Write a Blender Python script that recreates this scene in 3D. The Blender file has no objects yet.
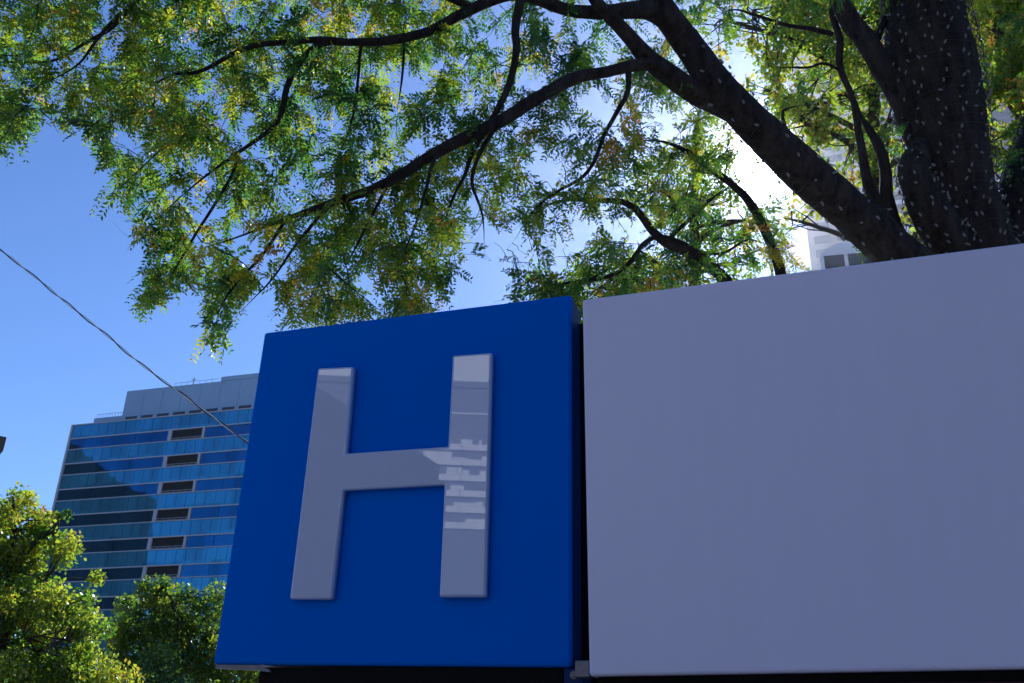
import bpy, bmesh, math, random
import numpy as np
from mathutils import Vector, Matrix

# ------------------------------------------------------------------ camera, sky, sun, exposure
SC = bpy.context.scene
COL = SC.collection
rnd = random.Random(7)
rng = np.random.default_rng(11)

FPX = 944.2                                   # focal length in pixels (1024 wide)
CAM = np.array([0.0, 0.0, 1.6])
PITCH, ROLL = 0.435370805, 0.0275046371
_F = np.array([0, math.cos(PITCH), math.sin(PITCH)])
_R0 = np.array([1.0, 0, 0]); _U0 = np.cross(_R0, _F)
_R = math.cos(ROLL) * _R0 + math.sin(ROLL) * _U0
_U = -math.sin(ROLL) * _R0 + math.cos(ROLL) * _U0

cd = bpy.data.cameras.new('camera'); cam = bpy.data.objects.new('camera', cd); COL.objects.link(cam)
cd.sensor_width = 36.0; cd.lens = FPX * 36 / 1024; cd.clip_start = 0.05; cd.clip_end = 5000
cam.matrix_world = Matrix(((_R[0], _U[0], -_F[0], CAM[0]), (_R[1], _U[1], -_F[1], CAM[1]),
                           (_R[2], _U[2], -_F[2], CAM[2]), (0, 0, 0, 1)))
SC.camera = cam

SUN_EL, SUN_AZ = math.radians(34.7), math.radians(17.13)     # azimuth from +Y towards +X
SUN = np.array([math.sin(SUN_AZ) * math.cos(SUN_EL), math.cos(SUN_AZ) * math.cos(SUN_EL), math.sin(SUN_EL)])
W = bpy.data.worlds.new('World'); SC.world = W; W.use_nodes = True
nt = W.node_tree; nt.nodes.clear()
def wn(t, **k):
    n = nt.nodes.new(t)
    for a, b in k.items(): setattr(n, a, b)
    return n
sky = wn('ShaderNodeTexSky', sky_type='NISHITA', sun_disc=False)
sky.sun_elevation = SUN_EL; sky.sun_rotation = SUN_AZ
sky.air_density = 1.0; sky.dust_density = 0.1; sky.ozone_density = 5.0; sky.altitude = 100
tc = wn('ShaderNodeTexCoord'); dot = wn('ShaderNodeVectorMath', operation='DOT_PRODUCT')
dot.inputs[1].default_value = tuple(SUN)
nrmz = wn('ShaderNodeVectorMath', operation='NORMALIZE')
nt.links.new(tc.outputs['Generated'], nrmz.inputs[0]); nt.links.new(nrmz.outputs[0], dot.inputs[0])
def wmath(op, a, b=None, clamp=False):
    n = wn('ShaderNodeMath', operation=op, use_clamp=clamp)
    for i, v in enumerate((a, b)):
        if v is None: continue
        if isinstance(v, (int, float)): n.inputs[i].default_value = v
        else: nt.links.new(v, n.inputs[i])
    return n.outputs[0]
d0 = wmath('MAXIMUM', dot.outputs['Value'], 0.0)
glow = wmath('ADD', wmath('MULTIPLY', wmath('POWER', d0, 2200.0), 6.0),
             wmath('ADD', wmath('MULTIPLY', wmath('POWER', d0, 200.0), 0.04), wmath('MULTIPLY', wmath('POWER', d0, 14.0), 0.02)))
disc = wmath('MULTIPLY', wmath('GREATER_THAN', d0, math.cos(math.radians(1.25))), 60.0)
em = wmath('ADD', glow, disc)
bg = wn('ShaderNodeBackground'); nt.links.new(sky.outputs[0], bg.inputs[0]); bg.inputs[1].default_value = 0.095
bg2 = wn('ShaderNodeBackground'); bg2.inputs[0].default_value = (1.0, 0.97, 0.93, 1); nt.links.new(em, bg2.inputs[1])
addn = wn('ShaderNodeAddShader'); out = wn('ShaderNodeOutputWorld')
nt.links.new(bg.outputs[0], addn.inputs[0]); nt.links.new(bg2.outputs[0], addn.inputs[1]); nt.links.new(addn.outputs[0], out.inputs[0])

sl = bpy.data.lights.new('sun', 'SUN'); sl.energy = 5.0; sl.angle = math.radians(0.55); sl.color = (1.0, 0.93, 0.82)
so = bpy.data.objects.new('sun', sl); COL.objects.link(so)
so.rotation_euler = Vector(SUN).to_track_quat('Z', 'Y').to_euler()

SC.view_settings.view_transform = 'Standard'; SC.view_settings.look = 'None'
SC.view_settings.exposure = 0.48; SC.view_settings.use_white_balance = True; SC.view_settings.white_balance_temperature = 5380; SC.view_settings.white_balance_tint = 18
SC.view_settings.gamma = 1.0
SC.render.engine = 'CYCLES'
SC.cycles.max_bounces = 10; SC.cycles.transparent_max_bounces = 12

# ------------------------------------------------------------------ helpers
def ray(x, y):
    d = _F + _R * (x - 512) / FPX + _U * (341.5 - y) / FPX
    return d / np.linalg.norm(d)
def at(x, y, Y):                              # the point at ground distance Y in front of the photographer
    d = ray(x, y); return CAM + d * (Y / d[1])
def on_plane(x, y, P0, n):
    d = ray(x, y); return CAM + d * (np.dot(P0 - CAM, n) / np.dot(d, n))
def project(P):
    d = np.atleast_2d(P) - CAM; z = d @ _F
    return 512 + FPX * (d @ _R) / z, 341.5 - FPX * (d @ _U) / z, z

def mat(name, base=(0.5, 0.5, 0.5), rough=0.5, metal=0.0, spec=0.5, ior=1.45, coat=0.0, noise=0.0, nscale=8.0,
        bump=0.0, bscale=40.0, rvar=0.0, stretch=None):
    m = bpy.data.materials.new(name); m.use_nodes = True
    t = m.node_tree; b = t.nodes['Principled BSDF']
    b.inputs['Base Color'].default_value = (*base, 1); b.inputs['Roughness'].default_value = rough
    b.inputs['Metallic'].default_value = metal; b.inputs['Specular IOR Level'].default_value = spec
    b.inputs['IOR'].default_value = ior; b.inputs['Coat Weight'].default_value = coat
    tcn = t.nodes.new('ShaderNodeTexCoord')
    if noise or rvar:
        n = t.nodes.new('ShaderNodeTexNoise'); n.inputs['Scale'].default_value = nscale; n.inputs['Detail'].default_value = 6
        n.inputs['Roughness'].default_value = 0.65
        if stretch:
            mp = t.nodes.new('ShaderNodeMapping'); mp.inputs['Scale'].default_value = stretch
            t.links.new(tcn.outputs['Object'], mp.inputs[0]); t.links.new(mp.outputs[0], n.inputs['Vector'])
        else: t.links.new(tcn.outputs['Object'], n.inputs['Vector'])
        if noise:
            r = t.nodes.new('ShaderNodeValToRGB')
            r.color_ramp.elements[0].position = 0.3; r.color_ramp.elements[1].position = 0.7
            r.color_ramp.elements[0].color = (*[max(0, c * (1 - noise)) for c in base], 1)
            r.color_ramp.elements[1].color = (*[min(1, c * (1 + noise)) for c in base], 1)
            t.links.new(n.outputs['Fac'], r.inputs[0]); t.links.new(r.outputs[0], b.inputs['Base Color'])
        if rvar:
            mr = t.nodes.new('ShaderNodeMapRange'); mr.inputs[3].default_value = rough - rvar; mr.inputs[4].default_value = rough + rvar
            t.links.new(n.outputs['Fac'], mr.inputs[0]); t.links.new(mr.outputs[0], b.inputs['Roughness'])
    if bump:
        n2 = t.nodes.new('ShaderNodeTexNoise'); n2.inputs['Scale'].default_value = bscale; n2.inputs['Detail'].default_value = 4
        t.links.new(tcn.outputs['Object'], n2.inputs['Vector'])
        bp = t.nodes.new('ShaderNodeBump'); bp.inputs['Strength'].default_value = bump; bp.inputs['Distance'].default_value = 0.02
        t.links.new(n2.outputs['Fac'], bp.inputs['Height']); t.links.new(bp.outputs[0], b.inputs['Normal'])
    return m

def link(name, me, m=None, parent=None, smooth=False):
    o = bpy.data.objects.new(name, me); COL.objects.link(o)
    if m is not None: me.materials.append(m)
    if parent is not None: o.parent = parent
    if smooth:
        me.polygons.foreach_set('use_smooth', np.ones(len(me.polygons), dtype=bool))
    return o
def thing(name, label, cat, loc=(0, 0, 0), rz=0.0, group=None):
    o = bpy.data.objects.new(name, None); COL.objects.link(o)
    o.location = tuple(loc); o.rotation_euler = (0, 0, rz); o.empty_display_size = 0.2
    o['label'] = label; o['category'] = cat
    if group: o['group'] = group
    return o
def structure(name, bm_or_me, m):
    o = obj(name, bm_or_me, m) if isinstance(bm_or_me, bmesh.types.BMesh) else link(name, bm_or_me, m)
    o['kind'] = 'structure'; return o
def obj(name, bm, m=None, parent=None, smooth=False):
    me = bpy.data.meshes.new(name); bm.normal_update(); bm.to_mesh(me); bm.free()
    return link(name, me, m, parent, smooth)
def box(bm, x0, x1, y0, y1, z0, z1):
    vs = [bm.verts.new((x, y, z)) for z in (z0, z1) for y in (y0, y1) for x in (x0, x1)]
    for f in ((0, 2, 3, 1), (4, 5, 7, 6), (0, 1, 5, 4), (2, 6, 7, 3), (0, 4, 6, 2), (1, 3, 7, 5)):
        bm.faces.new([vs[i] for i in f])
    return vs
def bxo(name, m, parent, x0, x1, y0, y1, z0, z1, bev=0.0, seg=2):
    bm = bmesh.new(); box(bm, x0, x1, y0, y1, z0, z1)
    if bev: bmesh.ops.bevel(bm, geom=bm.edges[:], offset=bev, segments=seg, affect='EDGES', profile=0.5)
    return obj(name, bm, m, parent)
def prism(pts, y0, y1, bev_front=0.0, seg=4):
    """closed outline in x,z extruded from y0 (front) to y1 (back), the front rim rounded"""
    bm = bmesh.new()
    a = [bm.verts.new((x, y0, z)) for x, z in pts]; b = [bm.verts.new((x, y1, z)) for x, z in pts]
    fa = bm.faces.new(a); bm.faces.new(b[::-1])
    n = len(pts)
    for i in range(n): bm.faces.new((a[i], b[i], b[(i + 1) % n], a[(i + 1) % n]))
    bmesh.ops.recalc_face_normals(bm, faces=bm.faces[:])
    if bev_front:
        ed = [e for e in bm.edges if all(abs(v.co.y - y0) < 1e-6 for v in e.verts)]
        vert_ed = [e for e in bm.edges if abs(e.verts[0].co.y - e.verts[1].co.y) > 1e-6]
        bmesh.ops.bevel(bm, geom=ed + vert_ed, offset=bev_front, segments=seg, affect='EDGES', profile=0.5)
    return bm
def resample(pts, rad, step):
    """Catmull-Rom through pts, evenly spaced"""
    P = np.asarray(pts, float); r = np.asarray(rad, float)
    if len(P) == 2: P = np.array([P[0], (P[0] + P[1]) / 2, P[1]]); r = np.array([r[0], (r[0] + r[1]) / 2, r[1]])
    Q = np.vstack([2 * P[0] - P[1], P, 2 * P[-1] - P[-2]]); outp = []; outr = []
    for i in range(1, len(Q) - 2):
        L = np.linalg.norm(Q[i + 1] - Q[i]); k = max(2, int(L / step))
        for j in range(k):
            t = j / k
            outp.append(0.5 * ((2 * Q[i]) + (-Q[i - 1] + Q[i + 1]) * t + (2 * Q[i - 1] - 5 * Q[i] + 4 * Q[i + 1] - Q[i + 2]) * t * t
                               + (-Q[i - 1] + 3 * Q[i] - 3 * Q[i + 1] + Q[i + 2]) * t ** 3))
            outr.append(r[i - 1] * (1 - t) + r[i] * t)
    outp.append(P[-1]); outr.append(r[-1])
    return np.array(outp), np.array(outr)
def tube(V, Fc, pts, rad, n, furrow=0.0, seed=0):
    """append a closed tube to the lists V, Fc"""
    pts = np.asarray(pts); off = sum(len(v) for v in V); m = len(pts)
    T = np.gradient(pts, axis=0); T /= np.linalg.norm(T, axis=1)[:, None] + 1e-12
    a = np.cross(T[0], [0.3, 0.2, 0.9]); a /= np.linalg.norm(a)
    th = np.arange(n) * 2 * math.pi / n; rows = []
    rg = np.random.default_rng(seed); ph = rg.uniform(0, 6.28, 6)
    for i in range(m):
        a = a - T[i] * np.dot(a, T[i]); a /= np.linalg.norm(a); b = np.cross(T[i], a)
        rr = rad[i] * np.ones(n)
        if furrow:
            s = i * 0.11
            rr = rr * (1 + furrow * (np.sin(3 * th + ph[0] + s * .6) * .5 + np.sin(5 * th + ph[1] - s * .9) * .35 + np.sin(2 * th + ph[2] + 1.3 * s) * .6
                                     + np.sin(9 * th + ph[3] + .5 * s) * .3) + rg.normal(0, furrow * .25, n))
        rows.append(pts[i] + np.outer(np.cos(th) * rr, a) + np.outer(np.sin(th) * rr, b))
    V.append(np.vstack(rows))
    for i in range(m - 1):
        for j in range(n):
            Fc.append((off + i * n + j, off + i * n + (j + 1) % n, off + (i + 1) * n + (j + 1) % n, off + (i + 1) * n + j))
    Fc.append(tuple(off + j for j in range(n))[::-1]); Fc.append(tuple(off + (m - 1) * n + j for j in range(n)))
def tube_obj(name, tubes, m, parent, n=10, furrow=0.0, smooth=True):
    V, Fc = [], []
    for k, (p, r) in enumerate(tubes): tube(V, Fc, p, r, n, furrow, k + len(p))
    me = bpy.data.meshes.new(name); me.from_pydata(np.vstack(V).tolist(), [], Fc); me.update()
    return link(name, me, m, parent, smooth)
def quads_mesh(name, V, tint=None):
    """V: (n,4,3) quads, one flat face each, tint per quad"""
    n = len(V); me = bpy.data.meshes.new(name)
    me.vertices.add(n * 4); me.vertices.foreach_set('co', np.ascontiguousarray(V.reshape(-1), dtype=np.float32))
    me.loops.add(n * 4); me.loops.foreach_set('vertex_index', np.arange(n * 4, dtype=np.int32))
    me.polygons.add(n); me.polygons.foreach_set('loop_start', np.arange(0, n * 4, 4, dtype=np.int32))
    if tint is not None:
        at_ = me.attributes.new('leaf_hue', 'FLOAT', 'FACE'); at_.data.foreach_set('value', tint.astype(np.float32))
    me.update(calc_edges=True); me.validate()
    return me

def leaf_mat(name, stops, trans, rough=0.35, gloss=0.045, tf=0.53):
    """thin leaves: reflected and transmitted light, hue per leaf"""
    m = bpy.data.materials.new(name); m.use_nodes = True; t = m.node_tree; t.nodes.clear()
    at_ = t.nodes.new('ShaderNodeAttribute'); at_.attribute_name = 'leaf_hue'
    r1 = t.nodes.new('ShaderNodeValToRGB'); r2 = t.nodes.new('ShaderNodeValToRGB')
    for r, st in ((r1, stops), (r2, trans)):
        while len(r.color_ramp.elements) < len(st): r.color_ramp.elements.new(0.5)
        for e, (p, c) in zip(r.color_ramp.elements, st): e.position = p; e.color = (*c, 1)
        t.links.new(at_.outputs['Fac'], r.inputs[0])
    d = t.nodes.new('ShaderNodeBsdfDiffuse'); tr = t.nodes.new('ShaderNodeBsdfTranslucent'); g_ = t.nodes.new('ShaderNodeBsdfGlossy')
    t.links.new(r1.outputs[0], d.inputs[0]); t.links.new(r2.outputs[0], tr.inputs[0]); g_.inputs['Roughness'].default_value = rough
    mx = t.nodes.new('ShaderNodeMixShader'); mx.inputs[0].default_value = tf
    t.links.new(d.outputs[0], mx.inputs[1]); t.links.new(tr.outputs[0], mx.inputs[2])
    m2 = t.nodes.new('ShaderNodeMixShader'); m2.inputs[0].default_value = gloss
    t.links.new(mx.outputs[0], m2.inputs[1]); t.links.new(g_.outputs[0], m2.inputs[2])
    o = t.nodes.new('ShaderNodeOutputMaterial'); t.links.new(m2.outputs[0], o.inputs[0])
    return m
def bark_mat(name, dark, light, scale=14.0, bump=0.7):
    m = bpy.data.materials.new(name); m.use_nodes = True; t = m.node_tree; b = t.nodes['Principled BSDF']
    tcn = t.nodes.new('ShaderNodeTexCoord'); mp = t.nodes.new('ShaderNodeMapping'); mp.inputs['Scale'].default_value = (1, 1, 0.22)
    t.links.new(tcn.outputs['Object'], mp.inputs[0])
    n = t.nodes.new('ShaderNodeTexNoise'); n.inputs['Scale'].default_value = scale; n.inputs['Detail'].default_value = 8; n.inputs['Roughness'].default_value = 0.7
    t.links.new(mp.outputs[0], n.inputs['Vector'])
    r = t.nodes.new('ShaderNodeValToRGB'); r.color_ramp.elements[0].position = 0.35; r.color_ramp.elements[1].position = 0.7
    r.color_ramp.elements[0].color = (*dark, 1); r.color_ramp.elements[1].color = (*light, 1)
    t.links.new(n.outputs['Fac'], r.inputs[0]); t.links.new(r.outputs[0], b.inputs['Base Color'])
    bp = t.nodes.new('ShaderNodeBump'); bp.inputs['Strength'].default_value = bump; bp.inputs['Distance'].default_value = 0.06
    t.links.new(n.outputs['Fac'], bp.inputs['Height']); t.links.new(bp.outputs[0], b.inputs['Normal'])
    b.inputs['Roughness'].default_value = 0.9; b.inputs['Specular IOR Level'].default_value = 0.2
    return m

# ------------------------------------------------------------------ materials
M = dict(
    asphalt=mat('asphalt', (0.05, 0.05, 0.052), 0.85, noise=0.25, nscale=30, bump=0.3, bscale=200),
    concrete=mat('concrete', (0.34, 0.33, 0.31), 0.8, noise=0.18, nscale=3, bump=0.15, bscale=90),
    paint=mat('road_paint', (0.75, 0.75, 0.72), 0.6, noise=0.1, nscale=14),
    blue=mat('blue_sign_face', (0.0014, 0.145, 0.66), 0.5, spec=0.05, rvar=0.06, nscale=5),
    blue_edge=mat('dark_blue_steel', (0.002, 0.025, 0.12), 0.5, spec=0.2),
    acrylic=mat('white_acrylic', (0.42, 0.50, 0.70), 0.012, spec=0.5, ior=1.9),
    white=mat('white_sign_face', (0.77, 0.75, 0.90), 0.32, spec=0.35, noise=0.014, nscale=2.2, rvar=0.05, stretch=(6, 6, 0.35)),
    black=mat('black_sign_base', (0.004, 0.004, 0.004), 0.7, spec=0.15),
    alu=mat('grey_aluminium', (0.2, 0.19, 0.2), 0.5, metal=0.3, noise=0.15, nscale=20),
    red=mat('dark_red_panel', (0.20, 0.006, 0.02), 0.4),
    steel=mat('wire_steel', (0.62, 0.63, 0.66), 0.28, metal=0.9, noise=0.3, nscale=60),
    black_rubber=mat('black_cable_jacket', (0.02, 0.02, 0.024), 0.5),
    bulb=mat('frosted_bulb', (0.16, 0.163, 0.16), 0.45),
    lwire=mat('green_light_cord', (0.008, 0.014, 0.010), 0.6),
    clad=mat('blue_grey_cladding', (0.23, 0.34, 0.48), 0.5, noise=0.05, nscale=0.3),
    roofing=mat('grey_roofing', (0.2, 0.2, 0.2), 0.9, noise=0.2, nscale=0.6),
    frame=mat('pale_metal_frame', (0.36, 0.38, 0.42), 0.5),
    bay_shade=mat('painted_bay_shade', (0.006, 0.008, 0.009), 0.8, noise=0.5, nscale=0.9),
    pale_wall=mat('pale_tower_wall', (0.42, 0.38, 0.38), 0.8, noise=0.06, nscale=0.4),
    pale_slab=mat('white_balcony_slab', (0.72, 0.71, 0.70), 0.7, noise=0.04, nscale=1),
    dull_glass=mat('dark_window_glass', (0.03, 0.035, 0.045), 0.08, spec=0.5), grey_glass=mat('grey_window_glass', (0.27, 0.265, 0.28), 0.2, spec=0.6),
    dark_brick=mat('dark_brown_wall', (0.05, 0.045, 0.04), 0.8, noise=0.2, nscale=0.8),
    white_wall=mat('white_render_wall', (0.78, 0.77, 0.75), 0.75, noise=0.05, nscale=0.6),
    grey_wall=mat('grey_facade', (0.20, 0.21, 0.24), 0.7, noise=0.05, nscale=0.3),
    shade_wall=mat('brown_facade', (0.16, 0.14, 0.13), 0.8, noise=0.1, nscale=0.5),
    bark=bark_mat('locust_bark', (0.010, 0.008, 0.008), (0.062, 0.052, 0.044)),
    bark2=bark_mat('grey_bark', (0.03, 0.026, 0.02), (0.11, 0.095, 0.08), 6.0),
)
def tinted_glass(name, col, rough=0.03, wav=0.03, scale=0.25, metal=0.95):
    m = mat(name, col, rough, metal=metal); t = m.node_tree; b = t.nodes['Principled BSDF']
    tcn = t.nodes.new('ShaderNodeTexCoord'); n = t.nodes.new('ShaderNodeTexNoise'); n.inputs['Scale'].default_value = scale
    n.inputs['Detail'].default_value = 2
    bp = t.nodes.new('ShaderNodeBump'); bp.inputs['Strength'].default_value = wav; bp.inputs['Distance'].default_value = 1.0
    sx_ = t.nodes.new('ShaderNodeVectorMath'); sx_.operation = 'SNAP'; sx_.inputs[1].default_value = (1.452, 50, 3.62)
    t.links.new(tcn.outputs['Object'], sx_.inputs[0]); wn_ = t.nodes.new('ShaderNodeTexWhiteNoise'); t.links.new(sx_.outputs[0], wn_.inputs['Vector'])
    mr = t.nodes.new('ShaderNodeMapRange'); mr.inputs[3].default_value = .78; mr.inputs[4].default_value = 1.22; t.links.new(wn_.outputs['Value'], mr.inputs[0])
    vm = t.nodes.new('ShaderNodeVectorMath'); vm.operation = 'SCALE'; vm.inputs[0].default_value = col; t.links.new(mr.outputs[0], vm.inputs['Scale'])
    t.links.new(vm.outputs[0], b.inputs['Base Color'])
    t.links.new(tcn.outputs['Object'], n.inputs['Vector']); t.links.new(n.outputs['Fac'], bp.inputs['Height']); t.links.new(bp.outputs[0], b.inputs['Normal'])
    return m
M['spandrel'] = tinted_glass('teal_spandrel_glass', (0.042, 0.21, 0.36), metal=0.55)
M['vision'] = tinted_glass('blue_vision_glass', (0.02, 0.095, 0.22))

STOPS_LOCUST = [(0.0, (0.006, 0.026, 0.017)), (0.35, (0.012, 0.042, 0.018)), (0.60, (0.040, 0.080, 0.012)), (0.80, (0.11, 0.13, 0.010)), (0.94, (0.24, 0.18, 0.012)), (1.0, (0.22, 0.11, 0.012))]
STOPS_BROAD = [(0.0, (0.018, 0.055, 0.018)), (0.4, (0.035, 0.085, 0.018)), (0.7, (0.085, 0.13, 0.014)), (0.92, (0.19, 0.18, 0.012)), (1.0, (0.28, 0.10, 0.015))]
TRANS = [(0.0, (0.04, 0.17, 0.03)), (0.35, (0.22, 0.45, 0.02)), (0.6, (0.50, 0.64, 0.02)), (0.8, (0.72, 0.68, 0.02)), (0.94, (0.85, 0.58, 0.04)), (1.0, (0.75, 0.36, 0.05))]
M['leaf_locust'] = leaf_mat('locust_leaflets', STOPS_LOCUST, TRANS)
M['leaf_broad'] = leaf_mat('broad_leaves', STOPS_BROAD, TRANS)
M['leaf_dark'] = leaf_mat('darker_broad_leaves', [(p, (c[0] * .7, c[1] * .75, c[2] * .8)) for p, c in STOPS_BROAD], [(p, tuple(v * .75 for v in c)) for p, c in TRANS])

# ------------------------------------------------------------------ ground, street
bm = bmesh.new(); box(bm, -600, 600, -600, 600, -0.5, -0.155); structure('ground', bm, M['concrete'])
SIGN_YAW = -0.32
bm = bmesh.new(); box(bm, -300, 300, -14.0, -2.0, -0.15, 0.0)
road = structure('road', bm, M['asphalt']); road.rotation_euler[2] = SIGN_YAW
bm = bmesh.new(); box(bm, -300, 300, -1.99, 14.0, -0.15, 0.13); bmesh.ops.bevel(bm, geom=[e for e in bm.edges if all(v.co.z > 0.1 and v.co.y < -1.9 for v in e.verts)], offset=0.03, segments=2, affect='EDGES')
pav = structure('pavement', bm, M['concrete']); pav.rotation_euler[2] = SIGN_YAW
bm = bmesh.new()
for k in range(-24, 25): box(bm, k * 6.0, k * 6.0 + 3.0, -8.06, -7.94, 0.0, 0.004)
mk = structure('road_marking', bm, M['paint']); mk.rotation_euler[2] = SIGN_YAW

# ------------------------------------------------------------------ building builder helpers (local: x along facade, y into the building, z up)
def far_thing(name, label, cat, P, yaw, group=None): return thing(name, label, cat, (P[0], P[1], 0), yaw, group)

# --- blue glass office block at left
GY = math.radians(-18)
gP = at(71.6, 425.7, 125)
gb = far_thing('office_building', 'blue glass office block with pale floor lines and open dark bays, behind the wire', 'building', gP, GY)
GW, GD, GH = 46.0, 30.0, 44.95
bxo('wall', M['frame'], gb, 0.02, GW, 0.25, GD, 0, GH - 0.25)
bxo('roof', M['roofing'], gb, 0.3, GW - .3, 0.6, GD - .3, GH - 0.249, GH - 0.1)
ST = 3.62
def panelled(name, m, parent, x0, x1, y, z0, z1, pitch, depth=0.06, gap=0.05):
    bm = bmesh.new(); n = max(1, round((x1 - x0) / pitch)); w = (x1 - x0) / n
    for i in range(n): box(bm, x0 + i * w + gap / 2, x0 + (i + 1) * w - gap / 2, y, y + depth, z0, z1)
    return obj(name, bm, m, parent)
for s in range(12):
    zt = GH - s * ST                      # top of this storey's spandrel
    sp = panelled('spandrel', M['spandrel'], gb, 0.32, GW - .3, 0.10, zt - 1.87, zt - 0.02, 1.45, depth=.1)
    bxo('floor_band', M['frame'], gb, 0.3, GW - .3, 0.02, 0.249, zt - 2.05, zt - 1.9)
    bxo('floor_band', M['frame'], gb, 0.3, GW - .3, 0.06, 0.249, zt - ST + .02, zt - ST + .13)
    wz0, wz1 = zt - ST + .135, zt - 2.055
    panelled('window', M['vision'], gb, 0.35, 16.3, 0.13, wz0, wz1, 5.3, depth=.1, gap=.09)
    panelled('window', M['vision'], gb, 22.0, GW - .35, 0.13, wz0, wz1, 4.0, depth=.1, gap=.07)
    fr = bxo('balcony_frame', M['frame'], gb, 16.32, 16.85, 0.0, 0.247, wz0, wz1)
    bxo('balcony_frame', M['frame'], gb, 21.6, 21.95, 0.0, 0.247, wz0, wz1)
    bm = bmesh.new()                                           # the open bay: a flat dark sheet painted as its shade, and the rail
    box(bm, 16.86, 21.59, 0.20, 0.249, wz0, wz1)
    obj('shade_sheet', bm, M['bay_shade'], fr)
    bm = bmesh.new(); box(bm, 16.9, 21.55, 0.10, 0.13, wz0 + .28, wz0 + .33); box(bm, 16.9, 21.55, .1, .13, wz0 + .05, wz0 + .09)
    for k in range(6): box(bm, 17.0 + k * .88, 17.03 + k * .88, .105, .125, wz0 + .05, wz0 + .3)
    obj('rail', bm, M['frame'], fr)
bm = bmesh.new(); box(bm, -0.02, 0.28, -0.04, 0.5, 0, GH + .12); obj('corner_column', bm, M['frame'], gb)
bm = bmesh.new(); box(bm, 0.29, GW, 0.0, 0.3, GH - .015, GH + .12); obj('parapet', bm, M['frame'], gb)
ph = panelled('penthouse_wall', M['clad'], gb, 7.4, 44, 0.9, GH - .1, 49.75, 3.05, depth=20, gap=.04)
bm = bmesh.new(); box(bm, 7.5, 43.9, 1.0, 20, GH - .1, 49.7); obj('penthouse_core', bm, M['clad'], gb)
bxo('penthouse_wall', M['clad'], gb, 22.6, 44.2, 0.8, 20.5, 49.76, 50.35)
bxo('parapet', M['clad'], gb, 2.7, 7.38, 1.0, 12, GH - .1, 46.15)
for k in range(13):
    x = 8.1 + k * 2.56
    w_ = bxo('window', M['dull_glass'], gb, x, x + 1.85, 0.86, 0.905, 45.25, 45.85)
bm = bmesh.new()
for k in range(9): box(bm, 3.0 + k * .5, 3.03 + k * .5, 1.1, 1.15, 46.1, 46.75)
box(bm, 3.0, 7.3, 1.1, 1.15, 46.7, 46.75)
obj('roof_rail', bm, M['frame'], gb)
bm = bmesh.new()
for k in range(7): box(bm, 15.0 + k, 15.03 + k, 1.1, 1.15, 49.7, 50.3)
box(bm, 15.0, 22.0, 1.1, 1.15, 50.26, 50.31)
obj('roof_rail', bm, M['frame'], gb)
bm = bmesh.new(); box(bm, 17.2, 17.32, 2, 2.1, 49.7, 51.3); box(bm, 16.9, 17.6, 2, 2.1, 50.9, 51.0); obj('antenna', bm, M['frame'], gb)

# --- dark corner at the far left edge
dP = at(7.0, 437, 60)
db = far_thing('dark_building', 'dark building corner with a jutting cornice cut by the left edge, above the trees', 'building', dP, math.radians(36))
bxo('wall', M['dark_brick'], db, -24, -0.35, 0.35, 18, 0, dP[2] - 1.0)
bxo('cornice', M['dark_brick'], db, -24, 0.0, 0.0, 18.2, dP[2] - 0.99, dP[2], bev=.05)
for s in range(4):
    for k in range(4):
        f_ = bxo('window', M['dull_glass'], db, -3.2 - k * 4, -1.4 - k * 4, 0.33, 0.36, dP[2] - 4 - s * 3.4, dP[2] - 2.0 - s * 3.4)

# --- tall pale tower behind the tree at right
tP = at(783, 40, 220)
tw = far_thing('apartment_tower', 'tall pale tower with balcony lines seen through the leaves behind the leaning limb', 'building', tP, math.radians(-21))
bxo('wall', M['pale_wall'], tw, 0, 62, 0.5, 40, 0, 206)
for k_ in range(28):
    z = 92 + 4.2 * k_
    bxo('balcony', M['pale_slab'], tw, 14, 40, -1.6, 0.49, z, z + 1.3)
    for x in (1.6, 7.5, 16.0, 27.0):
        if len([1 for c in tw.children if c.name.startswith('window')]) < 98:
            bxo('window', M['grey_glass'], tw, x, x + 4.2, 0.44, 0.53, z + 1.4, z + 3.7)

# --- white rooftop with curved top and two dark openings just above the white sign
cP = at(822, 266, 42)
cb = far_thing('rooftop_house', 'white round topped rooftop structure with two dark windows under the leaning limb', 'building', cP, math.radians(-14))
zc = cP[2] + .3
bxo('wall', M['white_wall'], cb, -3.5, 5.5, 0.4, 8, 0, zc - .6)
def arch(x0, x1, zb, zs, rise):
    pts = [(x0, zb), (x1, zb), (x1, zs)]
    for k in range(1, 14):
        a = k / 14.0; pts.append((x1 + (x0 - x1) * a, zs + rise * math.sin(math.pi * a) ** 0.8))
    pts.append((x0, zs)); return pts
obj('roof', prism(arch(-.05, 2.75, zc - .6, zc + .38, .62), 0.0, 5.0), M['white_wall'], cb)
for x0, x1 in ((0.14, 1.12), (1.30, 2.5)):
    bxo('window', M['dull_glass'], cb, x0, x1, -.03, .02, zc - .58, zc + .26, bev=.01)

# --- across the street, behind the photographer: what the glossy letter mirrors
def behind(az_deg, dist):                    # azimuth from -Y towards -X
    a = math.radians(az_deg); return np.array([-math.sin(a) * dist, -math.cos(a) * dist, 0])
bt = far_thing('balcony_tower', 'sunlit tower of white balconies across the street, mirrored in the letter', 'building', behind(37.9, 150), math.radians(180 - 39))
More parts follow.
